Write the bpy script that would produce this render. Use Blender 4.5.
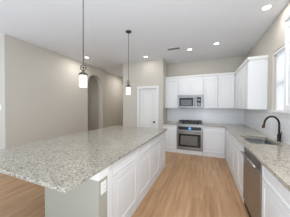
import bpy, bmesh, math
from math import sin, cos, pi, radians
from mathutils import Vector, Matrix

for o in list(bpy.data.objects):
    bpy.data.objects.remove(o)
scene = bpy.context.scene
COL = scene.collection

# ------------------------------------------------------------------ camera
cam_data = bpy.data.cameras.new('camera')
cam = bpy.data.objects.new('camera', cam_data)
COL.objects.link(cam)
TH, PIT, ROLL = 0.387, -0.012, 0.004
R0 = Vector((cos(TH), sin(TH), 0)); F0 = Vector((-sin(TH), cos(TH), 0)); U0 = Vector((0, 0, 1))
Fw = F0 * cos(PIT) + U0 * sin(PIT); Up = -F0 * sin(PIT) + U0 * cos(PIT)
Rc = R0 * cos(ROLL) + Up * sin(ROLL); Uc = Up * cos(ROLL) - R0 * sin(ROLL)
M = Matrix((Rc, Uc, -Fw)).transposed().to_4x4()
M.translation = Vector((0, 0, 1.456))
cam.matrix_world = M
cam_data.sensor_width = 36
cam_data.lens = 145.1 / 290 * 36
cam_data.clip_start = 0.05
scene.camera = cam

# ------------------------------------------------------------------ world / exposure
W = bpy.data.worlds.new('world'); scene.world = W; W.use_nodes = True
bg = W.node_tree.nodes['Background']
bg.inputs[0].default_value = (0.85, 0.95, 1.06, 1)

sun = bpy.data.lights.new('sun', 'SUN'); sun.energy = 2.6; sun.angle = radians(3); sun.color = (1, .98, .95)
suno = bpy.data.objects.new('sun', sun); COL.objects.link(suno)
suno.rotation_euler = Vector((-cos(radians(42)), -0.12, -sin(radians(42)))).to_track_quat('-Z', 'Y').to_euler()
vs = scene.view_settings
vs.view_transform = 'Standard'; vs.look = 'None'; vs.gamma = 1; vs.use_curve_mapping = False
vs.exposure = 0.12
DOWNLIGHT_W = 6.0
PW = dict(world=1.5, fill_left=6, up=0, back=38, d1=9, d2=2.2, d3=6, d4=3, d5=4, x1=4, x2=22, hl=14, al=7, pend=0.4)  #PW
PENDANT_W = PW['pend']
# added unseen fill lights, aimed at the ceiling to brighten the room
bg.inputs[1].default_value = PW['world']
def bounce(loc, aim, power, size=0.9):
    fl = bpy.data.lights.new('added_bounce_light', 'AREA'); fl.shape = 'DISK'; fl.size = size; fl.energy = power; fl.color = (0.92, 0.97, 1.02)
    o = bpy.data.objects.new('added_bounce_light', fl); COL.objects.link(o); o.location = loc
    o.rotation_euler = Vector(aim).to_track_quat('-Z', 'Y').to_euler()
if PW['fill_left']: bounce((-2.9, 0.0, 0.9), (0, 0.5, 1.0), PW['fill_left'])
if PW['up']: bounce((-1.2, -0.6, 0.9), (0.1, 0.4, 1.0), PW['up'])
if PW['back']: bounce((0.0, -0.45, 0.9), (0.05, 0.6, 1.0), PW['back'])

# ------------------------------------------------------------------ materials
def new_mat(name):
    m = bpy.data.materials.new(name); m.use_nodes = True
    return m, m.node_tree, m.node_tree.nodes['Principled BSDF']

def srgb(r, g, b):
    f = lambda c: ((c / 255) / 12.92) if c / 255 <= 0.04045 else (((c / 255) + 0.055) / 1.055) ** 2.4
    return (f(r), f(g), f(b), 1)

def plain(name, col, rough=0.5, metal=0.0, bump=0.0, bscale=80, spec=0.5, var=0.03):
    m, t, b = new_mat(name)
    tc = t.nodes.new('ShaderNodeTexCoord')
    no = t.nodes.new('ShaderNodeTexNoise'); no.inputs['Scale'].default_value = bscale
    t.links.new(tc.outputs['Object'], no.inputs['Vector'])
    mx = t.nodes.new('ShaderNodeMix'); mx.data_type = 'RGBA'
    mx.inputs['A'].default_value = tuple(c * (1 - var) for c in col[:3]) + (1,)
    mx.inputs['B'].default_value = tuple(min(1, c * (1 + var)) for c in col[:3]) + (1,)
    t.links.new(no.outputs['Fac'], mx.inputs['Factor'])
    t.links.new(mx.outputs['Result'], b.inputs['Base Color'])
    b.inputs['Roughness'].default_value = rough
    b.inputs['Metallic'].default_value = metal
    b.inputs['Specular IOR Level'].default_value = spec
    if bump:
        bp = t.nodes.new('ShaderNodeBump'); bp.inputs['Strength'].default_value = bump
        bp.inputs['Distance'].default_value = 0.002
        t.links.new(no.outputs['Fac'], bp.inputs['Height']); t.links.new(bp.outputs['Normal'], b.inputs['Normal'])
    return m

def granite(name, base, light, tan, dark, scale):
    m, t, b = new_mat(name); N = t.nodes.new; L = t.links.new
    tc = N('ShaderNodeTexCoord')
    v1 = N('ShaderNodeTexVoronoi'); v1.inputs['Scale'].default_value = scale; L(tc.outputs['Object'], v1.inputs['Vector'])
    r1 = N('ShaderNodeValToRGB'); r1.color_ramp.interpolation = 'CONSTANT'
    sp = N('ShaderNodeSeparateColor'); L(v1.outputs['Color'], sp.inputs[0]); L(sp.outputs[0], r1.inputs['Fac'])
    e = r1.color_ramp.elements
    e[0].position = 0; e[0].color = base; e[1].position = 0.36; e[1].color = light
    for p_, c_ in ((0.62, tan), (0.8, base), (0.9, dark)):
        q = e.new(p_); q.color = c_
    n1 = N('ShaderNodeTexNoise'); n1.inputs['Scale'].default_value = scale * 0.08; L(tc.outputs['Object'], n1.inputs['Vector'])
    n1.inputs['Detail'].default_value = 3
    r2 = N('ShaderNodeValToRGB'); r2.color_ramp.elements[0].position = 0.35; r2.color_ramp.elements[1].position = 0.7
    L(n1.outputs['Fac'], r2.inputs['Fac'])
    mx = N('ShaderNodeMix'); mx.data_type = 'RGBA'; L(r1.outputs['Color'], mx.inputs['A']); mx.inputs['B'].default_value = light
    ml = N('ShaderNodeMath'); ml.operation = 'MULTIPLY'; ml.inputs[1].default_value = 0.35; L(r2.outputs['Color'], ml.inputs[0])
    L(ml.outputs[0], mx.inputs['Factor'])
    L(mx.outputs['Result'], b.inputs['Base Color'])
    b.inputs['Roughness'].default_value = 0.10
    b.inputs['Specular IOR Level'].default_value = 0.5
    return m

def wood_floor():
    m, t, b = new_mat('oak_planks'); N = t.nodes.new; L = t.links.new
    tc = N('ShaderNodeTexCoord')
    mp = N('ShaderNodeMapping'); mp.inputs['Rotation'].default_value = (0, 0, pi / 2); L(tc.outputs['Object'], mp.inputs['Vector'])
    br = N('ShaderNodeTexBrick'); L(mp.outputs['Vector'], br.inputs['Vector'])
    br.inputs['Scale'].default_value = 1; br.inputs['Brick Width'].default_value = 1.22; br.inputs['Row Height'].default_value = 0.18
    br.inputs['Mortar Size'].default_value = 0.0015; br.inputs['Mortar Smooth'].default_value = 0.2; br.offset = 0.37
    br.inputs['Color1'].default_value = (0, 0, 0, 1); br.inputs['Color2'].default_value = (1, 1, 1, 1)
    br.inputs['Mortar'].default_value = (0.5, 0.5, 0.5, 1)
    g = N('ShaderNodeMapping'); g.inputs['Scale'].default_value = (14, 1.0, 1); L(tc.outputs['Object'], g.inputs['Vector'])
    no = N('ShaderNodeTexNoise'); no.inputs['Scale'].default_value = 1.6; no.inputs['Detail'].default_value = 6; no.inputs['Distortion'].default_value = 0.6
    L(g.outputs['Vector'], no.inputs['Vector'])
    ad = N('ShaderNodeMath'); ad.operation = 'MULTIPLY_ADD'; ad.inputs[1].default_value = 0.16
    L(br.outputs['Color'], ad.inputs[0]); 
    m2 = N('ShaderNodeMath'); m2.operation = 'MULTIPLY'; m2.inputs[1].default_value = 0.84; L(no.outputs['Fac'], m2.inputs[0])
    L(m2.outputs[0], ad.inputs[2])
    rp = N('ShaderNodeValToRGB'); e = rp.color_ramp.elements
    e[0].position = 0.22; e[0].color = srgb(146, 108, 76); e[1].position = 0.78; e[1].color = srgb(196, 161, 125)
    q = e.new(0.5); q.color = srgb(175, 138, 102)
    L(ad.outputs[0], rp.inputs['Fac'])
    mx = N('ShaderNodeMix'); mx.data_type = 'RGBA'; mx.inputs['B'].default_value = srgb(110, 78, 54)
    L(rp.outputs['Color'], mx.inputs['A'])
    mm = N('ShaderNodeMath'); mm.operation = 'MULTIPLY'; mm.inputs[1].default_value = 0.35; L(br.outputs['Fac'], mm.inputs[0])
    L(mm.outputs[0], mx.inputs['Factor'])
    L(mx.outputs['Result'], b.inputs['Base Color'])
    b.inputs['Roughness'].default_value = 0.38
    b.inputs['Specular IOR Level'].default_value = 0.4
    return m

def tile_mat():
    m, t, b = new_mat('white_tile'); N = t.nodes.new; L = t.links.new
    tc = N('ShaderNodeTexCoord'); sx = N('ShaderNodeSeparateXYZ'); L(tc.outputs['Object'], sx.inputs[0])
    ad = N('ShaderNodeMath'); L(sx.outputs[0], ad.inputs[0]); L(sx.outputs[1], ad.inputs[1])
    cb = N('ShaderNodeCombineXYZ'); L(ad.outputs[0], cb.inputs[0]); L(sx.outputs[2], cb.inputs[1])
    br = N('ShaderNodeTexBrick'); L(cb.outputs[0], br.inputs['Vector']); br.inputs['Scale'].default_value = 1
    br.inputs['Brick Width'].default_value = 0.15; br.inputs['Row Height'].default_value = 0.075; br.inputs['Mortar Size'].default_value = 0.0015
    br.inputs['Color1'].default_value = srgb(232, 233, 235); br.inputs['Color2'].default_value = srgb(228, 229, 231); br.inputs['Mortar'].default_value = srgb(212, 213, 214)
    L(br.outputs['Color'], b.inputs['Base Color']); b.inputs['Roughness'].default_value = 0.25
    return m

def emit(name, col, s, tex=False):
    m, t, b = new_mat(name)
    b.inputs['Base Color'].default_value = col
    b.inputs['Emission Color'].default_value = col
    b.inputs['Emission Strength'].default_value = s
    if tex:
        tc = t.nodes.new('ShaderNodeTexCoord'); v = t.nodes.new('ShaderNodeTexVoronoi'); v.inputs['Scale'].default_value = 42
        v.distance = 'CHEBYCHEV'
        t.links.new(tc.outputs['Object'], v.inputs['Vector'])
        r = t.nodes.new('ShaderNodeValToRGB'); r.color_ramp.elements[0].position = 0.3; r.color_ramp.elements[0].color = (1, 0.93, 0.82, 1)
        r.color_ramp.elements[1].position = 0.7; r.color_ramp.elements[1].color = (0.62, 0.52, 0.38, 1)
        t.links.new(v.outputs['Distance'], r.inputs['Fac']); t.links.new(r.outputs['Color'], b.inputs['Emission Color'])
    return m

def brushed(name, col, rough=0.3):
    m, t, b = new_mat(name)
    tc = t.nodes.new('ShaderNodeTexCoord'); mp = t.nodes.new('ShaderNodeMapping'); mp.inputs['Scale'].default_value = (3, 3, 400)
    no = t.nodes.new('ShaderNodeTexNoise'); no.inputs['Scale'].default_value = 2
    t.links.new(tc.outputs['Object'], mp.inputs['Vector']); t.links.new(mp.outputs['Vector'], no.inputs['Vector'])
    mr = t.nodes.new('ShaderNodeMapRange'); mr.inputs['To Min'].default_value = rough - 0.06; mr.inputs['To Max'].default_value = rough + 0.08
    t.links.new(no.outputs['Fac'], mr.inputs['Value']); t.links.new(mr.outputs['Result'], b.inputs['Roughness'])
    b.inputs['Base Color'].default_value = col; b.inputs['Metallic'].default_value = 1
    return m

PAINT = plain('greige_paint', srgb(200, 195, 185), 0.85, bump=0.15, bscale=60, var=0.012)
CEIL = plain('ceiling_paint', srgb(232, 234, 238), 0.9, bump=0.2, bscale=90, var=0.01)
WHITE = plain('white_cabinet_paint', srgb(225, 227, 229), 0.42, var=0.006)
TRIM = plain('white_trim_paint', srgb(228, 228, 226), 0.45, var=0.006)
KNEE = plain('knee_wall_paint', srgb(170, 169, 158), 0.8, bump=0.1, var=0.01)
GRAN = granite('speckled_granite', srgb(154, 151, 141), srgb(180, 178, 167), srgb(140, 129, 115), srgb(70, 72, 76), 105)
FLOOR = wood_floor()
TILE = tile_mat()
STEEL = brushed('stainless_steel', (0.30, 0.30, 0.295, 1), 0.34)
STEELD = brushed('dishwasher_steel', (0.40, 0.39, 0.38, 1), 0.36)
BLACK = plain('black_glass', (0.012, 0.012, 0.013, 1), 0.12)
IRON = plain('cast_iron', (0.02, 0.02, 0.022, 1), 0.6)
GLASSD = plain('oven_glass', (0.05, 0.05, 0.052, 1), 0.1)
BRONZE = plain('oiled_bronze', srgb(48, 38, 33), 0.42, metal=0.6)
COPPER = plain('worn_copper', srgb(92, 58, 42), 0.4, metal=0.9)
NICKEL = plain('aged_nickel', srgb(82, 79, 73), 0.45, metal=0.7)
DARKM = plain('dark_metal', srgb(70, 68, 66), 0.5, metal=0.5)
DARKKNOB = plain('dark_knob', srgb(52, 46, 42), 0.35, metal=0.7)
SHADE = emit('glowing_mosaic_glass', (0.95, 0.88, 0.76, 1), 0.42, True)
LENS = emit('lamp_lens', (1, 0.97, 0.9, 1), 6.0)
BLUE = emit('blue_display', (0.12, 0.35, 0.9, 1), 0.7)
PLATE = plain('white_plastic', srgb(236, 236, 234), 0.4, var=0.004)
SLOT = plain('dark_slot', srgb(70, 70, 70), 0.6)
GREYVENT = plain('vent_shadow_grey', srgb(120, 118, 115), 0.6)

def blind_mat():
    m, t, b = new_mat('blind_slat_white')
    b.inputs['Base Color'].default_value = srgb(240, 240, 240); b.inputs['Roughness'].default_value = 0.5
    tr = t.nodes.new('ShaderNodeBsdfTranslucent'); tr.inputs[0].default_value = (0.95, 0.95, 0.96, 1)
    mx = t.nodes.new('ShaderNodeMixShader'); mx.inputs[0].default_value = 0.72
    t.links.new(b.outputs[0], mx.inputs[1]); t.links.new(tr.outputs[0], mx.inputs[2])
    t.links.new(mx.outputs[0], t.nodes['Material Output'].inputs['Surface'])
    return m
BLIND = blind_mat()
def glass_mat():
    m, t, b = new_mat('window_glass')
    tr = t.nodes.new('ShaderNodeBsdfTransparent'); gl = t.nodes.new('ShaderNodeBsdfGlossy'); gl.inputs['Roughness'].default_value = 0.02
    fr = t.nodes.new('ShaderNodeFresnel'); fr.inputs[0].default_value = 1.4
    mx = t.nodes.new('ShaderNodeMixShader'); t.links.new(fr.outputs[0], mx.inputs[0])
    t.links.new(tr.outputs[0], mx.inputs[1]); t.links.new(gl.outputs[0], mx.inputs[2])
    t.links.new(mx.outputs[0], t.nodes['Material Output'].inputs['Surface'])
    return m
GLASS = glass_mat()

# ------------------------------------------------------------------ helpers
def world_loc(o):
    v = Vector((0, 0, 0))
    while o:
        v = v + o.location; o = o.parent
    return v

def obj(name, bm, mat, parent=None, smooth=False, bevel=0.0):
    me = bpy.data.meshes.new(name)
    if parent:
        bmesh.ops.translate(bm, verts=bm.verts, vec=-world_loc(parent))
    bmesh.ops.recalc_face_normals(bm, faces=bm.faces)
    bm.to_mesh(me); bm.free()
    me.materials.append(mat)
    if smooth:
        for p in me.polygons: p.use_smooth = True
    o = bpy.data.objects.new(name, me); COL.objects.link(o)
    if parent: o.parent = parent
    if bevel:
        md = o.modifiers.new('bevel', 'BEVEL'); md.width = bevel; md.segments = 2; md.limit_method = 'ANGLE'
        md.angle_limit = radians(40)
    if smooth:
        pass
    return o

def thing(name, label, cat, loc, group=None):
    o = bpy.data.objects.new(name, None); COL.objects.link(o)
    o.empty_display_size = 0.1
    o.location = loc; o['label'] = label; o['category'] = cat
    if group: o['group'] = group
    return o

def tag(o, label, cat, group=None):
    o['label'] = label; o['category'] = cat
    if group: o['group'] = group
    return o

def struct(name, bm, mat, parent=None, bevel=0.0):
    o = obj(name, bm, mat, parent, bevel=bevel)
    if not parent: o['kind'] = 'structure'
    return o

def box(bm, x0, x1, y0, y1, z0, z1):
    x0, x1 = min(x0, x1), max(x0, x1); y0, y1 = min(y0, y1), max(y0, y1); z0, z1 = min(z0, z1), max(z0, z1)
    vs_ = [bm.verts.new(c) for c in ((x0, y0, z0), (x1, y0, z0), (x1, y1, z0), (x0, y1, z0), (x0, y0, z1), (x1, y0, z1), (x1, y1, z1), (x0, y1, z1))]
    for f in ((0, 3, 2, 1), (4, 5, 6, 7), (0, 1, 5, 4), (1, 2, 6, 5), (2, 3, 7, 6), (3, 0, 4, 7)):
        bm.faces.new([vs_[i] for i in f])
    return bm

def B(*a):
    bm = bmesh.new(); box(bm, *a); return bm

def prism(bm, pts, fn, a, b):
    """extrude 2-D polygon pts from a to b; fn(p, q, s) -> world"""
    v0 = [bm.verts.new(fn(p, q, a)) for p, q in pts]; v1 = [bm.verts.new(fn(p, q, b)) for p, q in pts]
    n = len(pts)
    bm.faces.new(v0); bm.faces.new(v1[::-1])
    for i in range(n):
        bm.faces.new((v0[i], v1[i], v1[(i + 1) % n], v0[(i + 1) % n]))
    return bm

def lathe(bm, prof, cx, cy, seg=24, cap=True):
    rings = []
    for r, z in prof:
        rings.append([bm.verts.new((cx + r * cos(2 * pi * k / seg), cy + r * sin(2 * pi * k / seg), z)) for k in range(seg)])
    for a, b in zip(rings, rings[1:]):
        for k in range(seg):
            bm.faces.new((a[k], a[(k + 1) % seg], b[(k + 1) % seg], b[k]))
    if cap:
        bm.faces.new(rings[0][::-1]); bm.faces.new(rings[-1])
    return bm

def tube(bm, pts, rad, seg=12, closed=False):
    pts = [Vector(p) for p in pts]; n = len(pts); rings = []
    rr = rad if isinstance(rad, (list, tuple)) else [rad] * n
    prev = None
    for i, p in enumerate(pts):
        if closed: d = pts[(i + 1) % n] - pts[i - 1]
        else: d = pts[min(i + 1, n - 1)] - pts[max(i - 1, 0)]
        d.normalize()
        if prev is None:
            a = d.orthogonal().normalized()
        else:
            a = (prev - d * prev.dot(d)).normalized()
        prev = a; c = d.cross(a)
        rings.append([bm.verts.new(p + (a * cos(2 * pi * k / seg) + c * sin(2 * pi * k / seg)) * rr[i]) for k in range(seg)])
    m = n if closed else n - 1
    for i in range(m):
        a, b = rings[i], rings[(i + 1) % n]
        for k in range(seg):
            bm.faces.new((a[k], a[(k + 1) % seg], b[(k + 1) % seg], b[k]))
    if not closed:
        bm.faces.new(rings[0][::-1]); bm.faces.new(rings[-1])
    return bm

# face frames: 'S' faces -Y (back wall units), 'W' faces -X (right run), 'E' faces +X (island)
def fbox(bm, side, plane, a0, a1, b0, b1, z0, z1):
    """a = along the wall, b = distance out of the plane towards the room"""
    if side == 'S': return box(bm, a0, a1, plane - b0, plane - b1, z0, z1)
    if side == 'W': return box(bm, plane - b0, plane - b1, a0, a1, z0, z1)
    if side == 'E': return box(bm, plane + b0, plane + b1, a0, a1, z0, z1)

def fpt(side, plane, a, b, z):
    if side == 'S': return (a, plane - b, z)
    if side == 'W': return (plane - b, a, z)
    return (plane + b, a, z)

def shaker(side, plane, a0, a1, z0, z1, fr=0.058, t=0.02, rec=0.007):
    """panelled door: frame with sloped inner bead and recessed centre panel, one closed mesh"""
    bm = bmesh.new()
    def ring(a_, b_, z_, off):
        return [bm.verts.new(fpt(side, plane, p, b_, q)) for p, q in ((a0 + off, z0 + off), (a1 - off, z0 + off), (a1 - off, z1 - off), (a0 + off, z1 - off))]
    rs = [ring(0, 0.0, 0, 0), ring(0, t - 0.002, 0, 0), ring(0, t, 0, 0.002), ring(0, t, 0, fr), ring(0, t - rec, 0, fr + 0.008)]
    if min(a1 - a0, z1 - z0) > 0.3:
        rs += [ring(0, t - rec, 0, fr + 0.022), ring(0, t - 0.003, 0, fr + 0.036)]
    for r, s in zip(rs, rs[1:]):
        for k in range(4):
            bm.faces.new((r[k], r[(k + 1) % 4], s[(k + 1) % 4], s[k]))
    bm.faces.new(rs[0][::-1]); bm.faces.new(rs[-1])
    return bm

G = 0.003
def base_cabinet(side, plane, depth, a0, a1, label, group, doors=1, drawer=True, ztop=0.883, out=0.02, rec=0.007):
    """plane = front of carcass; doors stand proud of it"""
    mid = (a0 + a1) / 2
    t = thing('base_cabinet', label, 'cabinet', fpt(side, plane, mid, -depth / 2, 0), group)
    bm = bmesh.new(); fbox(bm, side, plane, a0 + .003, a1 - .003, -depth, 0, 0.09, ztop); obj('body', bm, WHITE, t)
    bm = bmesh.new(); fbox(bm, side, plane, a0 + .0005, a1 - .0005, -depth, 0.012, 0.0, 0.0895); obj('toe_kick', bm, WHITE, t)
    zt = ztop - 0.018
    zd = 0.718 if drawer else zt
    if drawer:
        for k in range(doors if doors > 1 and (a1 - a0) > .7 else 1):
            n = doors if doors > 1 and (a1 - a0) > .7 else 1
            w = (a1 - a0) / n
            obj('drawer', shaker(side, plane, a0 + w * k + 2 * G, a0 + w * (k + 1) - 2 * G, 0.724, zt, 0.03, .02, .004), WHITE, t)
    for k in range(doors):
        w = (a1 - a0) / doors
        obj('door', shaker(side, plane, a0 + w * k + 2 * G, a0 + w * (k + 1) - 2 * G, 0.105, zd), WHITE, t)
    return t

def wall_cabinet(side, plane, depth, a0, a1, z0, z1, label, group, doors=1):
    mid = (a0 + a1) / 2
    t = thing('wall_cabinet', label, 'cabinet', fpt(side, plane, mid, -depth / 2, z0), group)
    bm = bmesh.new(); fbox(bm, side, plane, a0 + .003, a1 - .003, -depth, 0, z0, z1); obj('body', bm, WHITE, t)
    for k in range(doors):
        w = (a1 - a0) / doors
        obj('door', shaker(side, plane, a0 + w * k + 1.6 * G, a0 + w * (k + 1) - 1.6 * G, z0 + .008, z1 - .045), WHITE, t)
    return t

# ------------------------------------------------------------------ room constants
XR, YB, YP, XP1, XP0 = 1.163, 5.264, 4.633, -1.259, -2.759
XL, YL0, CZ = -4.034, 1.782, 3.031
YFAR = 8.2
T = 0.12
YN = -0.7            # the room goes on behind the camera to here
XWEST = -7.4

# ------------------------------------------------------------------ structure
struct('floor', B(XWEST, XR + T, YN, YFAR + T, -0.1, 0), FLOOR)
struct('ceiling', B(XWEST, XR + T, YN, YFAR + T, CZ, CZ + 0.1), CEIL)
# right wall with the window hole
WY0, WY1, WZ0, WZ1 = 2.24, 3.365, 1.37, 2.455
bm = bmesh.new()
box(bm, XR, XR + T, YN, WY0, 0, CZ); box(bm, XR, XR + T, WY1, YB + T, 0, CZ)
box(bm, XR, XR + T, WY0, WY1, 0, WZ0); box(bm, XR, XR + T, WY0, WY1, WZ1, CZ)
struct('wall_right', bm, PAINT)
struct('wall_back', B(XP1 - T, XR, YB, YB + T, 0, CZ), PAINT)
# pantry block wall with the door hole
DX0, DX1, DZ = -2.105, -1.475, 2.085
bm = bmesh.new()
box(bm, XP0, DX0, YP, YP + T, 0, CZ); box(bm, DX1, XP1, YP, YP + T, 0, CZ); box(bm, DX0, DX1, YP, YP + T, DZ, CZ)
box(bm, XP1 - T, XP1, YP + T, YB, 0, CZ); box(bm, XP0, XP0 + T, YP + T, YFAR, 0, CZ)
struct('wall_pantry', bm, PAINT)
# left wall with arch
TA = 0.2
AY0, AY1, AZS = 4.22, 5.06, 2.20
AR = (AY1 - AY0) / 2; AH = 2.70 - AZS
YE = 5.159
bm = bmesh.new()
box(bm, XL - TA, XL, YL0, AY0, 0, CZ); box(bm, XL - TA, XL, AY1, YE, 0, CZ)
n = 20
arc = [(AY0 + AR - AR * cos(pi * k / n), AZS + AH * max(0, 1 - abs(cos(pi * k / n)) ** 2.6) ** (1 / 2.6)) for k in range(n + 1)]
for (ya, za), (yb, zb) in zip(arc, arc[1:]):
    prism(bm, [(ya, za), (yb, zb), (yb, CZ), (ya, CZ)], lambda p, q, s: (s, p, q), XL - TA, XL)
box(bm, XL - TA, XL - 0.10, YE, YFAR, 0, CZ)
bmesh.ops.remove_doubles(bm, verts=bm.verts, dist=1e-5)
struct('wall_left', bm, PAINT)
struct('wall_return', B(XWEST, XL - TA, YL0, YL0 + T, 0, CZ), PAINT)
struct('wall_hall_end', B(XL - 0.1, XP0 + T, YFAR, YFAR + T, 0, CZ), PAINT)
# room seen through the arch
struct('wall_hall_side', B(-6.2, -6.2 + T, YL0 + T, 6.6, 0, CZ), PAINT)
struct('wall_hall_far', B(-6.2 + T, XL - TA, 5.35, 5.35 + T, 0, CZ), PAINT)
# baseboards
struct('baseboard_left', B(XL + .0005, XL + 0.014, YL0, AY0, 0, 0.1), TRIM, bevel=.003)
struct('baseboard_pantry', B(XP0, DX0 - .072, YP - 0.014, YP - .0005, 0, 0.1), TRIM, bevel=.003)
struct('baseboard_return', B(XWEST, XL, YL0 - 0.014, YL0 - .0005, 0, 0.1), TRIM, bevel=.003)

# pantry door
bm = bmesh.new()
cw = 0.078
box(bm, DX0 - cw, DX0 + .004, YP - 0.02, YP - .0005, 0, DZ + cw); box(bm, DX1 - .004, DX1 + cw, YP - 0.02, YP - .0005, 0, DZ + cw)
box(bm, DX0 + .004, DX1 - .004, YP - 0.02, YP - .0005, DZ - .004, DZ + cw)
box(bm, DX0, DX0 + .014, YP, YP + T, 0, DZ); box(bm, DX1 - .014, DX1, YP, YP + T, 0, DZ); box(bm, DX0 + .014, DX1 - .014, YP, YP + T, DZ - .014, DZ)
struct('trim_1', bm, TRIM, bevel=.004)
door = bpy.data.objects.new('door_1', None); COL.objects.link(door); door.location = ((DX0 + DX1) / 2, YP + .04, 0.008); door['kind'] = 'structure'
bm = bmesh.new()
x0, x1 = DX0 + .017, DX1 - .017
def moulded(bm, rects, x0, x1, z0, z1, yf, th):
    st = 0.105
    xs = (x0, x0 + st, x1 - st, x1)
    box(bm, x0, x1, yf + .014, yf + th, z0, z1)
    box(bm, x0, xs[1], yf, yf + .014, z0, z1); box(bm, xs[2], x1, yf, yf + .014, z0, z1)
    zc = z0
    for a, b in rects:
        box(bm, xs[1], xs[2], yf, yf + .014, zc, a); zc = b
        prism(bm, [(0, 0), (0.014, 0), (0.014, 0.0)], lambda p, q, s: (0, 0, 0), 0, 0) if False else None
        box(bm, xs[1] + .035, xs[2] - .035, yf + .004, yf + .014, a + .035, b - .035)
    box(bm, xs[1], xs[2], yf, yf + .014, zc, z1)
moulded(bm, [(0.22, 0.86), (1.02, 1.93)], x0, x1, .008, DZ - .018, YP + .03, .035)
obj('panel', bm, TRIM, door, bevel=.004)
kx, kz = DX1 - .085, 0.94
bm = bmesh.new()
lathe(bm, [(.03, 0), (.03, .006), (.012, .01), (.011, .035), (.026, .042), (.030, .055), (.024, .066), (.008, .07)], 0, 0, 20)
bmesh.ops.rotate(bm, verts=bm.verts, cent=(0, 0, 0), matrix=Matrix.Rotation(pi / 2, 3, 'X'))
bmesh.ops.translate(bm, verts=bm.verts, vec=(kx, YP + .03, kz))
k = obj('door_knob', bm, DARKKNOB, door, smooth=True); k['label'] = 'dark round door knob'

# ------------------------------------------------------------------ window
win = bpy.data.objects.new('window_1', None); COL.objects.link(win); win.location = (XR + .09, (WY0 + WY1) / 2, WZ0); win['kind'] = 'structure'
bm = bmesh.new()
xf0, xf1 = XR + .075, XR + T
box(bm, xf0, xf1, WY0, WY0 + .045, WZ0, WZ1); box(bm, xf0, xf1, WY1 - .045, WY1, WZ0, WZ1)
box(bm, xf0, xf1, WY0 + .045, WY1 - .045, WZ0, WZ0 + .045); box(bm, xf0, xf1, WY0 + .045, WY1 - .045, WZ1 - .045, WZ1)
box(bm, xf0 + .005, xf1 - .005, WY0 + .045, WY1 - .045, (WZ0 + WZ1) / 2 - .02, (WZ0 + WZ1) / 2 + .02)
obj('window_frame', bm, TRIM, win)
obj('window_glass', B(XR + .095, XR + .1, WY0 + .045, WY1 - .045, WZ0 + .045, WZ1 - .045), GLASS, win)
bm = bmesh.new()
box(bm, XR - .045, XR - .0005, WY0 - .06, WY1 + .02, WZ0 - .004, WZ0 + .02)
box(bm, XR - .0005, XR + .075, WY0 + .001, WY1 - .001, WZ0 + .0005, WZ0 + .02)
box(bm, XR - .022, XR - .0005, WY0 - .04, WY1 + .008, WZ0 - .062, WZ0 - .004)
struct('trim_2', bm, TRIM, bevel=.003)

bl = thing('window_blind', 'white horizontal slat blind in the window on the right wall', 'blind', (XR + .04, (WY0 + WY1) / 2, WZ0 + .02))
obj('headrail', B(XR + .008, XR + .062, WY0 + .006, WY1 - .006, WZ1 - .05, WZ1 - .001), TRIM, bl, bevel=.004)
bm = bmesh.new()
z = WZ0 + .06; 
while z < WZ1 - .06:
    a = radians(-58); w = .024
    dx, dz = w * cos(a), w * sin(a)
    prism(bm, [(-dx, -dz), (-dx + .0025, -dz - .001), (dx, dz), (dx - .0025, dz + .001)], lambda p, q, s, z=z: (XR + .036 + p, s, z + q), WY0 + .008, WY1 - .008)
    z += .040
obj('slats', bm, BLIND, bl)
obj('bottom_rail', B(XR + .018, XR + .052, WY0 + .008, WY1 - .008, WZ0 + .021, WZ0 + .04), TRIM, bl, bevel=.003)
for yy in (WY0 + .2, WY1 - .2):
    bm = bmesh.new(); tube(bm, [(XR + .012, yy, WZ0 + .04), (XR + .012, yy, WZ1 - .05)], .0015, 6)
    obj('cord', bm, TRIM, bl)

# ------------------------------------------------------------------ backsplash
bm = bmesh.new()
box(bm, XP1 + .0005, XR - .0095, YB - .009, YB - .0005, .915, 1.412)
box(bm, XR - .009, XR - .0005, WY1 + .021, YB - .0095, .915, 1.412)
box(bm, XR - .009, XR - .0005, 0.3, WY1 + .02, .915, WZ0 - .063)
struct('trim_3', bm, TILE)

# ------------------------------------------------------------------ island
XI, YI0, YI1, XIL = -0.839, 0.679, 3.536, -2.368
top = obj('island_countertop', B(XIL, XI, YI0, YI1, .884, .914), GRAN, bevel=.003)
tag(top, 'speckled beige and grey granite slab countertop on the kitchen island', 'countertop')
XF = -0.872            # door faces of island
PY0, PY1 = 1.045, 1.172
kw = thing('island_knee_wall', 'grey painted knee wall at the near end of the island', 'partition', (-1.24, PY0 + .06, 0))
bm = bmesh.new()
box(bm, -1.60, XF - .002, PY0, PY1, 0, .8835); box(bm, -1.60, -1.485, PY1, 3.49, 0, .8835)
obj('wall_panel', bm, KNEE, kw)
bm = bmesh.new()
pr = .028
def capbox(x0, x1, y0, y1):
    box(bm, x0, x1, y0, y1, .800, .883)
capbox(-1.60 - pr, XF - .002 + pr, PY0 - pr, PY0 - .0005)
capbox(XF - .0015, XF - .002 + pr, PY0 - .0005, PY1)
capbox(-1.60 - pr, -1.6005, PY0 - .0005, 3.49)
c = obj('cap_trim', bm, TRIM, kw, bevel=.004); c['label'] = 'white cap trim'
bm = bmesh.new()
box(bm, -1.60, XF, PY0 - .012, PY0 - .0005, 0, .09)
c = obj('baseboard', bm, TRIM, kw, bevel=.003); c['label'] = 'white baseboard'

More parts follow.
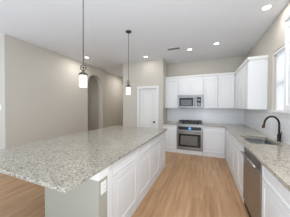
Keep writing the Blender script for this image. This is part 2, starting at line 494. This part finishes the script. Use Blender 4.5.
def wall_plate(name, label, side, plane, a, z, w, h, kind, group=None, cat='outlet'):
    t = thing(name, label, cat, fpt(side, plane, a, 0.001, z), group)
    bm = bmesh.new(); fbox(bm, side, plane, a - w / 2, a + w / 2, .0006, .006, z - h / 2, z + h / 2); obj('cover_plate', bm, PLATE, t, bevel=.002)
    if kind == 'outlet':
        for s in (-1, 1):
            bm = bmesh.new(); fbox(bm, side, plane, a - .016, a + .016, .0062, .008, z + s * .021 - .013, z + s * .021 + .013)
            so = obj('socket', bm, PLATE, t, bevel=.002)
            bm = bmesh.new()
            for q in (-.006, .006): fbox(bm, side, plane, a + q - .001, a + q + .001, .0082, .0088, z + s * .021 - .004, z + s * .021 + .006)
            obj('slots', bm, SLOT, so)
    else:
        bm = bmesh.new(); fbox(bm, side, plane, a - .016, a + .016, .0062, .0095, z - .033, z + .033); obj('rocker', bm, PLATE, t, bevel=.002)
    return t
wall_plate('electrical_outlet', 'white electrical outlet on the end of the island under the granite', 'E', XF - .002, 1.112, .700, .078, .118, 'outlet')

# island cabinets (faces +X)
base_cabinet('E', XF - .02, .585, 1.172 + .086, 1.872, 'white island base cabinet beside the outlet, nearest of the island row', 'base cabinets of the island')
base_cabinet('E', XF - .02, .585, 1.872, 2.435, 'white island base cabinet, second of the island row from the outlet', 'base cabinets of the island')
base_cabinet('E', XF - .02, .585, 2.435, 2.985, 'white island base cabinet, third of the island row from the outlet', 'base cabinets of the island')
base_cabinet('E', XF - .02, .585, 2.985, 3.49, 'white island base cabinet at the far end of the island, towards the range', 'base cabinets of the island')
bm = bmesh.new(); fbox(bm, 'E', XF, 1.1725, 1.2575, -.3, 0, 0, .883)
tag(obj('filler_post', bm, WHITE, bevel=.003), 'narrow white filler post between outlet wall and nearest island cabinet', 'filler')

# ------------------------------------------------------------------ counters on back and right
CF = .64; CFR = .615
RX0, RX1 = -.795, -.030      # range
SX0, SX1, SY0, SY1 = .645, 1.045, 2.62, 3.29
def rr_rect(x0, x1, y0, y1, r, n=6):
    pts = []
    for cx, cy, a0 in ((x1 - r, y1 - r, 0), (x0 + r, y1 - r, pi / 2), (x0 + r, y0 + r, pi), (x1 - r, y0 + r, 3 * pi / 2)):
        for k in range(n + 1):
            a = a0 + pi / 2 * k / n; pts.append((cx + r * cos(a), cy + r * sin(a)))
    return pts
bm = bmesh.new()
xc = XR - CFR; yc = YB - CF
# L-shaped worktop, hole for the sink cut as a rounded rectangle
box(bm, RX1 + .002, XR - .0095, yc, YB - .0095, .884, .914)
box(bm, xc, XR - .0095, SY1 + .02, yc, .884, .914)
box(bm, xc, XR - .0095, 0.35, SY0 - .02, .884, .914)
# collar around the sink
outer = [(xc, SY0 - .02), (XR - .0095, SY0 - .02), (XR - .0095, SY1 + .02), (xc, SY1 + .02)]
inner = rr_rect(SX0, SX1, SY0, SY1, .04)
N_ = len(inner)
def closest_outer(p):
    cx, cy = (SX0 + SX1) / 2, (SY0 + SY1) / 2
    dx, dy = p[0] - cx, p[1] - cy
    s = 1e9
    if dx > 1e-9: s = min(s, (outer[1][0] - cx) / dx)
    if dx < -1e-9: s = min(s, (outer[0][0] - cx) / dx)
    if dy > 1e-9: s = min(s, (outer[2][1] - cy) / dy)
    if dy < -1e-9: s = min(s, (outer[0][1] - cy) / dy)
    return (cx + dx * s, cy + dy * s)
ang = lambda p: math.atan2(p[1] - (SY0 + SY1) / 2, p[0] - (SX0 + SX1) / 2)
def inner_at(c):
    # point of the inner outline in the direction of outer corner c
    best = min(inner, key=lambda p: abs(ang(p) - ang(c)))
    return best
loop = []
for p in inner:
    loop.append((p, closest_outer(p)))
snap = {}
for c in outer:
    i = min(range(N_), key=lambda i: abs(ang(inner[i]) - ang(c)))
    loop[i] = (inner[i], c)
vi = [(bm.verts.new((p[0], p[1], .914)), bm.verts.new((q[0], q[1], .914)), bm.verts.new((p[0], p[1], .884)), bm.verts.new((q[0], q[1], .884))) for p, q in loop]
for i in range(N_):
    a, b = vi[i], vi[(i + 1) % N_]
    bm.faces.new((a[0], b[0], b[1], a[1])); bm.faces.new((a[2], a[3], b[3], b[2]))
    bm.faces.new((a[0], a[2], b[2], b[0])); bm.faces.new((a[1], b[1], b[3], a[3]))
bmesh.ops.remove_doubles(bm, verts=bm.verts, dist=1e-5)
GRAN2 = granite('counter_granite', srgb(168, 161, 148), srgb(192, 186, 173), srgb(150, 139, 122), srgb(92, 90, 86), 110)
tag(obj('granite_countertop', bm, GRAN2), 'L-shaped granite countertop running from the range round to the sink side', 'countertop')
tag(obj('granite_countertop', B(XP1 + .001, RX0 - .002, yc, YB - .0095, .884, .914), GRAN2, bevel=.002), 'short granite countertop left of the range', 'countertop')

# back base cabinets (face -Y)
BF = YB - .605
gb = 'base cabinets along the back wall'
base_cabinet('S', BF, .60, XP1 + .001, RX0 - .003, 'white base cabinet on the left side of the range', gb)
base_cabinet('S', BF, .60, RX1 + .003, XR - .605, 'white base cabinet on the right side of the range, in front of the corner', gb)
# right run (faces -X)
RF = XR - .585
gr = 'base cabinets along the right wall'
base_cabinet('W', RF, .575, 4.03, BF - .022, 'white base cabinet of the right run beside the inside corner', gr)
base_cabinet('W', RF, .575, 3.44, 4.03, 'white base cabinet of the right run between corner and sink cabinets', gr)
# sink base is hollow under the bowl
def sink_base(a0, a1):
    t = thing('sink_base_cabinet', 'white sink cabinet under the sink, left of the dishwasher', 'cabinet', (RF + .3, (a0 + a1) / 2, 0), gr)
    bm = bmesh.new()
    box(bm, RF, RF + .018, a0 + .0005, a1 - .0005, .09, .883)
    box(bm, RF + .018, XR - .01, a0 + .0005, a0 + .018, .09, .883); box(bm, RF + .018, XR - .01, a1 - .018, a1 - .0005, .09, .883)
    box(bm, RF + .018, XR - .01, a0 + .018, a1 - .018, .09, .108)
    obj('body', bm, WHITE, t)
    obj('toe_kick', B(RF - .012, RF + .006, a0 + .0005, a1 - .0005, 0, .0895), WHITE, t)
    w = (a1 - a0) / 2
    obj('drawer_front', shaker('W', RF, a0 + 2 * G, a1 - 2 * G, .724, .865, .03, .02, .004), WHITE, t)
    for k in range(2):
        obj('door', shaker('W', RF, a0 + w * k + 2 * G, a0 + w * (k + 1) - 2 * G, .105, .718), WHITE, t)
DWY0, DWY1 = 1.845, 2.567
sink_base(DWY1 + .004, 3.44)
base_cabinet('W', RF, .575, 1.06, DWY0 - .004, 'white base cabinet on the near side of the dishwasher', gr)
base_cabinet('W', RF, .575, 0.36, 1.06, 'white base cabinet nearest the camera at the end of the right run', gr)

# dishwasher
dw = thing('dishwasher', 'stainless steel dishwasher built in between white cabinets under the counter', 'dishwasher', (RF + .3, (DWY0 + DWY1) / 2, 0))
obj('body', B(RF, XR - .02, DWY0, DWY1, .09, .882), DARKM, dw)
obj('toe_kick', B(RF - .010, RF + .01, DWY0, DWY1, 0, .0895), DARKM, dw)
obj('door', B(RF - .026, RF - .0005, DWY0 + .012, DWY1 - .003, .10, .775), STEELD, dw, bevel=.004)
obj('control_panel', B(RF - .022, RF - .0005, DWY0 + .012, DWY1 - .003, .78, .872), STEEL, dw, bevel=.004)
bm = bmesh.new()
tube(bm, [(RF - .062, DWY0 + .05, .80), (RF - .062, DWY1 - .05, .80)], .011, 14)
for yy in (DWY0 + .09, DWY1 - .09): tube(bm, [(RF - .062, yy, .80), (RF - .022, yy, .80)], .007, 10)
obj('handle', bm, STEEL, dw, smooth=True)

# ------------------------------------------------------------------ range
rg = thing('range', 'stainless steel slide-in gas range with black grates between white cabinets', 'range', ((RX0 + RX1) / 2, BF + .3, 0))
RFY = BF - .02
obj('body', B(RX0, RX1, BF, YB - .011, .05, .905), STEEL, rg)
obj('cooktop', B(RX0 - .0, RX1 + .0, BF - .02, YB - .011, .9055, .925), STEEL, rg, bevel=.003)
bm = bmesh.new()
rw = RX1 - RX0
obj('base_panel', B(RX0 + .002, RX1 - .002, BF - .018, BF - .0005, .0, .118), WHITE, rg, bevel=.003)
dr = obj('oven_door', B(RX0 + .004, RX1 - .004, BF - .036, BF - .0005, .13, .735), STEEL, rg, bevel=.006)
obj('oven_window', B(RX0 + .055, RX1 - .055, BF - .039, BF - .0362, .225, .625), BLACK, dr, bevel=.001)
g = obj('inner_glass', B(RX0 + .12, RX1 - .15, BF - .041, BF - .0392, .28, .565), plain('oven_glass_grey', (.16, .155, .15, 1), .15), dr)
bm = bmesh.new()
tube(bm, [(RX0 + .05, BF - .085, .68), (RX1 - .05, BF - .085, .68)], .016, 14)
for xx in (RX0 + .09, RX1 - .09): tube(bm, [(xx, BF - .085, .69), (xx, BF - .034, .69)], .009, 10)
obj('handle', bm, STEEL, dr, smooth=True)
cp = obj('control_panel', B(RX0 + .002, RX1 - .002, BF - .035, BF - .0005, .745, .90), STEEL, rg, bevel=.004)
obj('panel_glass', B(RX0 + .05, RX1 - .05, BF - .038, BF - .0352, .752, .845), BLACK, cp)
d = obj('display', B(-.44, -.37, BF - .0395, BF - .0382, .765, .825), BLUE, cp); d['label'] = 'blue lit display'
for kx_ in (-.67, -.59, -.22, -.14):
    bm = bmesh.new(); lathe(bm, [(.019, 0), (.019, .018), (.014, .022)], 0, 0, 18)
    bmesh.ops.rotate(bm, verts=bm.verts, cent=(0, 0, 0), matrix=Matrix.Rotation(pi / 2, 3, 'X'))
    bmesh.ops.translate(bm, verts=bm.verts, vec=(kx_, BF - .0385, .80)); obj('knob', bm, DARKM, rg)
for gi in range(3):
    bm = bmesh.new()
    gx0 = RX0 + .035 + gi * (rw - .07) / 3 + .004; gx1 = RX0 + .035 + (gi + 1) * (rw - .07) / 3 - .004
    y0_, y1_ = BF + .02, YB - .08
    for yy in (y0_, (y0_ + y1_) / 2 - .005, y1_ - .012): box(bm, gx0, gx1, yy, yy + .014, .985, 1.003)
    for q in range(4):
        xx = gx0 + (gx1 - gx0 - .012) * q / 3; box(bm, xx, xx + .012, y0_, y1_, .987, 1.012)
        if q in (0, 3):
            for yy in (y0_, y1_ - .012): box(bm, xx, xx + .012, yy, yy + .012, .9255, .987)
    obj('grate', bm, IRON, rg)
for bx_ in (RX0 + .16, (RX0 + RX1) / 2, RX1 - .16):
    for by_ in ((BF + .15, YB - .2) if bx_ != (RX0 + RX1) / 2 else (BF + .29,)):
        bm = bmesh.new(); lathe(bm, [(.05, .9255), (.05, .935), (.036, .937), (.034, .948), (.0, .95)], bx_, by_, 20, cap=False); obj('burner', bm, IRON, rg)

# ------------------------------------------------------------------ upper cabinets
UZ0, UZ1, UT = 1.413, 2.425, 2.482
UD = .31
UF = YB - UD
MWX0, MWX1 = -.815, -.032
gu = 'wall cabinets along the back wall'
wall_cabinet('S', UF, UD - .001, XP1 + .001, MWX0, UZ0, UZ1, 'white wall cabinet left of the microwave', gu)
wall_cabinet('S', UF, UD - .001, MWX0, MWX1, 1.842, UZ1, 'short two-door white wall cabinet directly above the microwave', gu, doors=2)
wall_cabinet('S', UF, UD - .001, MWX1, .385, UZ0, UZ1, 'white wall cabinet directly right of the microwave', gu)
wall_cabinet('S', UF, UD - .001, .385, XR - UD - .022, UZ0, UZ1, 'white wall cabinet on the back wall next to the corner', gu)
UFR = XR - UD
YUE = 3.59
gw = 'wall cabinets along the right wall'
wall_cabinet('W', UFR, UD - .001, 4.45, YB - .022 - UD, UZ0, UZ1, 'white wall cabinet on the right wall tucked into the corner', gw)
wall_cabinet('W', UFR, UD - .001, 4.0, 4.45, UZ0, UZ1, 'white wall cabinet on the right wall, middle of the three before the window', gw)
wall_cabinet('W', UFR, UD - .001, YUE, 4.0, UZ0, UZ1, 'white wall cabinet on the right wall with bare end beside the window', gw)
wall_cabinet('W', UFR, UD - .001, 1.22, 2.12, UZ0, UZ1, 'white wall cabinet at the right picture edge, on the near side of the window', gw, doors=2)
# crown along the top
def crown_run(bm, pts, d_out):
    """pts: plan polyline of the cabinet face; profile swept with mitres; d_out: outward normals per vertex"""
    prof = [(-.01, UZ1 + .0005), (.021, UZ1 + .0005), (.022, UZ1 + .012), (.030, UT - .012), (.032, UT), (-.01, UT)]
    rings = []
    for (x, y), (nx, ny) in zip(pts, d_out):
        rings.append([bm.verts.new((x + nx * o, y + ny * o, z)) for o, z in prof])
    for a, b in zip(rings, rings[1:]):
        for k in range(len(prof)):
            bm.faces.new((a[k], a[(k + 1) % len(prof)], b[(k + 1) % len(prof)], b[k]))
    bm.faces.new(rings[0]); bm.faces.new(rings[-1][::-1])
bm = bmesh.new()
crown_run(bm, [(XP1 + .002, UF - .001), (UFR - .001, UF - .001), (UFR - .001, YUE + .001), (XR - .001, YUE + .001)], [(0, -1), (-1, -1), (-1, -1), (0, -1)])
struct('trim_4', bm, TRIM)
bm = bmesh.new()
crown_run(bm, [(XR - .001, 2.119), (UFR - .001, 2.119), (UFR - .001, 1.221)], [(0, 1), (-1, 1), (-1, 0)])
struct('trim_5', bm, TRIM)

# ------------------------------------------------------------------ microwave
MF = YB - .375
mw = thing('microwave', 'stainless steel over-the-range microwave under the short wall cabinet', 'microwave', ((MWX0 + MWX1) / 2, YB - .2, 1.425))
mx0, mx1 = MWX0 + .004, MWX1 - .004
obj('body', B(mx0, mx1, MF, YB - .01, 1.425, 1.84), STEEL, mw, bevel=.003)
obj('vent_grille', B(mx0 + .01, mx1 - .01, MF - .012, MF - .0005, 1.795, 1.835), STEEL, mw, bevel=.003)
md_ = obj('door', B(mx0 + .004, mx0 + .565, MF - .028, MF - .0005, 1.44, 1.79), STEEL, mw, bevel=.004)
w_ = obj('window', B(mx0 + .05, mx0 + .49, MF - .031, MF - .0282, 1.475, 1.755), BLACK, md_)
obj('mesh_screen', B(mx0 + .11, mx0 + .44, MF - .0325, MF - .0312, 1.50, 1.685), plain('screen_grey', (.14, .14, .14, 1), .3), md_)
bm = bmesh.new()
hx = mx0 + .53
tube(bm, [(hx, MF - .062, 1.47), (hx, MF - .062, 1.77)], .011, 12)
for zz in (1.50, 1.74): tube(bm, [(hx, MF - .062, zz), (hx, MF - .026, zz)], .007, 10)
obj('handle', bm, STEEL, md_, smooth=True)
cpn = obj('control_panel', B(mx0 + .572, mx1 - .006, MF - .028, MF - .0005, 1.44, 1.79), STEEL, mw, bevel=.003)
obj('panel_glass', B(mx0 + .59, mx1 - .05, MF - .0305, MF - .0282, 1.47, 1.765), BLACK, cpn)
bm = bmesh.new()
for r in range(3):
    for q in range(3):
        bx0 = mx0 + .606 + q * .036; bz = 1.50 + r * .035
        box(bm, bx0, bx0 + .024, MF - .032, MF - .0307, bz, bz + .02)
obj('buttons', bm, STEEL, cpn)
obj('display', B(mx0 + .606, mx0 + .70, MF - .0318, MF - .0307, 1.66, 1.70), plain('clock_grey', (.35, .36, .37, 1), .3), cpn)

# ------------------------------------------------------------------ sink + faucet
bm = bmesh.new()
prof = [(.012, .8835), (-.002, .8835), (-.004, .86), (-.006, .73), (-.03, .705), (-.10, .70)]
rings = []
for off, z in prof:
    r = max(.012, .04 + off)
    rings.append([bm.verts.new((x, y, z)) for x, y in rr_rect(SX0 - off, SX1 + off, SY0 - off, SY1 + off, r)])
for a, b in zip(rings, rings[1:]):
    n = len(a)
    for k in range(n): bm.faces.new((a[k], a[(k + 1) % n], b[(k + 1) % n], b[k]))
bm.faces.new(rings[-1])
sk = thing('kitchen_sink', 'stainless steel undermount sink set in the granite below the faucet', 'sink', ((SX0 + SX1) / 2, (SY0 + SY1) / 2, .70))
o = obj('basin', bm, STEEL, sk, smooth=True)
sd = o.modifiers.new('thick', 'SOLIDIFY'); sd.thickness = .0015; sd.offset = -1
bm = bmesh.new(); lathe(bm, [(.045, .7005), (.045, .703), (.03, .7025), (.028, .701)], (SX0 + SX1) / 2, (SY0 + SY1) / 2, 20); obj('drain', bm, STEEL, sk, smooth=True)

fx, fy = 1.112, 2.95
fc = thing('kitchen_faucet', 'dark bronze gooseneck faucet standing behind the sink', 'faucet', (fx, fy, .914))
bm = bmesh.new(); lathe(bm, [(.030, .9142), (.030, .922), (.024, .93), (.0255, 1.02), (.019, 1.03), (.014, 1.045)], fx, fy, 20); obj('body', bm, BRONZE, fc, smooth=True)
pts = [(fx, fy, 1.04), (fx, fy, 1.12), (fx, fy, 1.18)]
rx = .104; dxn, dyn = -.985, -.17
for k in range(1, 13):
    a = pi * k / 12 * .97
    s = rx * (1 - cos(a)); pts.append((fx + dxn * s, fy + dyn * s, 1.18 + .128 * sin(a)))
lx, ly, lz = pts[-1]
bm = bmesh.new(); tube(bm, pts, .0145, 14); obj('spout', bm, BRONZE, fc, smooth=True)
bm = bmesh.new()
tube(bm, [(lx, ly, lz + .006), (lx - .006, ly, lz - .03), (lx - .013, ly, lz - .065), (lx - .015, ly, lz - .075)], [.015, .0175, .021, .017], 14)
s = obj('spray_head', bm, COPPER, fc, smooth=True); s['label'] = 'copper toned spray head'
bm = bmesh.new()
tube(bm, [(fx, fy - .02, .985), (fx, fy - .05, .99)], .014, 12)
tube(bm, [(fx, fy - .045, .99), (fx + .004, fy - .055, 1.03), (fx + .006, fy - .06, 1.075)], [.008, .007, .006], 10)
obj('lever', bm, BRONZE, fc, smooth=True)

# ------------------------------------------------------------------ pendants
def pendant(x, y, label):
    t = thing('pendant_lamp', label, 'pendant lamp', (x, y, CZ), 'pendant lamps over the island')
    bm = bmesh.new(); lathe(bm, [(.062, CZ - .001), (.062, CZ - .012), (.045, CZ - .026), (.018, CZ - .036), (.006, CZ - .045)], x, y, 24); obj('canopy', bm, NICKEL, t, smooth=True)
    # chain of links over the cord
    bm = bmesh.new()
    z = CZ - .045; i = 0
    while z > 2.03:
        ring = []
        for k in range(12):
            a = 2 * pi * k / 12; h = .0115 * cos(a) * 1.9; w = .0062 * sin(a)
            ring.append((x + (w if i % 2 else 0), y + (0 if i % 2 else w), z - .018 + h))
        tube(bm, ring, .0019, 6, closed=True); z -= .036; i += 1
    obj('chain', bm, NICKEL, t, smooth=True)
    bm = bmesh.new(); tube(bm, [(x, y, CZ - .04), (x, y, 2.0)], .0022, 8); obj('cord', bm, DARKM, t)
    bm = bmesh.new()
    zc = 1.968
    # ring faces the kitchen aisle
    tube(bm, [(x + .036 * cos(2 * pi * k / 24) * cos(TH), y + .036 * cos(2 * pi * k / 24) * sin(TH), zc + .036 * sin(2 * pi * k / 24)) for k in range(24)], .006, 8, closed=True)
    obj('ring', bm, NICKEL, t, smooth=True)
    bm = bmesh.new(); bmesh.ops.create_uvsphere(bm, u_segments=12, v_segments=8, radius=.013); bmesh.ops.translate(bm, verts=bm.verts, vec=(x, y, zc)); 
    tube(bm, [(x, y, zc - .035), (x, y, zc + .035)], .003, 8)
    obj('ring_bead', bm, DARKM, t, smooth=True)
    bm = bmesh.new(); lathe(bm, [(.008, 1.93), (.013, 1.922), (.018, 1.915), (.02, 1.905), (.045, 1.893), (.056, 1.876), (.057, 1.868)], x, y, 24); obj('fitter_cap', bm, NICKEL, t, smooth=True)
    bm = bmesh.new()
    prof = [(.049, 1.868), (.050, 1.80), (.050, 1.73), (.047, 1.712), (.044, 1.712), (.0455, 1.73), (.0455, 1.80), (.045, 1.868)]
    lathe(bm, prof + [prof[0]], x, y, 28, cap=False); bmesh.ops.remove_doubles(bm, verts=bm.verts, dist=1e-5)
    obj('glass_shade', bm, SHADE, t, smooth=True)
    bm = bmesh.new(); bmesh.ops.create_uvsphere(bm, u_segments=12, v_segments=8, radius=.022); bmesh.ops.translate(bm, verts=bm.verts, vec=(x, y, 1.80)); obj('bulb', bm, LENS, t, smooth=True)
    ld = bpy.data.lights.new('pendant_light', 'POINT'); ld.energy = PENDANT_W; ld.color = (1, .86, .68); ld.shadow_soft_size = .04
    lo = bpy.data.objects.new('pendant_light', ld); COL.objects.link(lo); lo.parent = t; lo.location = (0, 0, 1.67 - CZ)
pendant(-1.479, 1.468, 'pendant lamp hanging over the near end of the island, larger in the photo')
pendant(-1.479, 2.698, 'pendant lamp hanging over the far half of the island, in front of the pantry door')

# ------------------------------------------------------------------ downlights + vent
def downlight(x, y, label, power=DOWNLIGHT_W):
    t = thing('recessed_downlight', label, 'ceiling light', (x, y, CZ), 'recessed ceiling lights')
    bm = bmesh.new()
    pr_ = [(.0545, CZ - .0006), (.09, CZ - .0006), (.09, CZ - .004), (.084, CZ - .007), (.0545, CZ - .005)]
    lathe(bm, pr_ + [pr_[0]], x, y, 32, cap=False); bmesh.ops.remove_doubles(bm, verts=bm.verts, dist=1e-5)
    obj('trim_ring', bm, TRIM, t, smooth=False)
    bm = bmesh.new(); lathe(bm, [(.054, CZ - .001), (.054, CZ - .0035)], x, y, 32); obj('lens', bm, LENS, t)
    ld = bpy.data.lights.new('downlight', 'AREA'); ld.shape = 'DISK'; ld.size = .10; ld.energy = power; ld.color = (1, .97, .93)
    lo = bpy.data.objects.new('downlight', ld); COL.objects.link(lo); lo.parent = t; lo.location = (0, 0, -.012)
downlight(-3.50, 3.62, 'round recessed ceiling light near the left wall, behind the near pendant', PW['d1'])
downlight(-1.72, 4.26, 'round recessed ceiling light in front of the pantry door wall', PW['d2'])
downlight(-.38, 4.16, 'round recessed ceiling light directly beside the ceiling air vent', PW['d3'])
downlight(.271, 4.02, 'round recessed ceiling light over the aisle, nearest the wall cabinet corner', PW['d4'])
downlight(.90, 2.86, 'round recessed ceiling light nearest the window, largest in the photo', PW['d5'])
downlight(-1.7, 1.2, 'unseen added recessed fill light above the near end of the island', PW['x1'])  # not a seen fixture; added to even out the room light
downlight(.3, 1.3, 'unseen added recessed fill light above the aisle near the camera', PW['x2'])  # lamp added out of frame to brighten the aisle
downlight(-3.4, 6.3, 'unseen added recessed fill light in the hall behind the pantry', PW['hl'])  # hidden lamp added to lift the dark hall
downlight(-5.1, 3.8, 'unseen added recessed fill light in the room beyond the arch', PW['al'])  # hidden lamp added to brighten the space past the arch
vt = thing('ceiling_vent', 'rectangular white louvered air vent in the ceiling near the range', 'vent', (-.785, 3.95, CZ))
vx0, vx1, vy0, vy1 = -.965, -.60, 3.86, 4.02
bm = bmesh.new()
box(bm, vx0, vx1, vy0, vy0 + .022, CZ - .008, CZ - .0005); box(bm, vx0, vx1, vy1 - .022, vy1, CZ - .008, CZ - .0005)
box(bm, vx0, vx0 + .022, vy0 + .022, vy1 - .022, CZ - .008, CZ - .0005); box(bm, vx1 - .022, vx1, vy0 + .022, vy1 - .022, CZ - .008, CZ - .0005)
obj('frame', bm, TRIM, vt)
obj('backing', B(vx0 + .022, vx1 - .022, vy0 + .022, vy1 - .022, CZ - .003, CZ - .0006), SLOT, vt)
bm = bmesh.new()
for k in range(7):
    yy = vy0 + .028 + k * .0155
    prism(bm, [(0, 0), (.002, 0), (.009, -.008), (.007, -.008)], lambda p, q, s, yy=yy: (s, yy + p, CZ - .0035 + q), vx0 + .023, vx1 - .023)
obj('louvers', bm, GREYVENT, vt)

wall_plate('light_switch', 'white light switch plate on the wall at the left picture edge', 'S', YL0, -4.215, 1.43, .075, .118, 'switch', cat='switch')
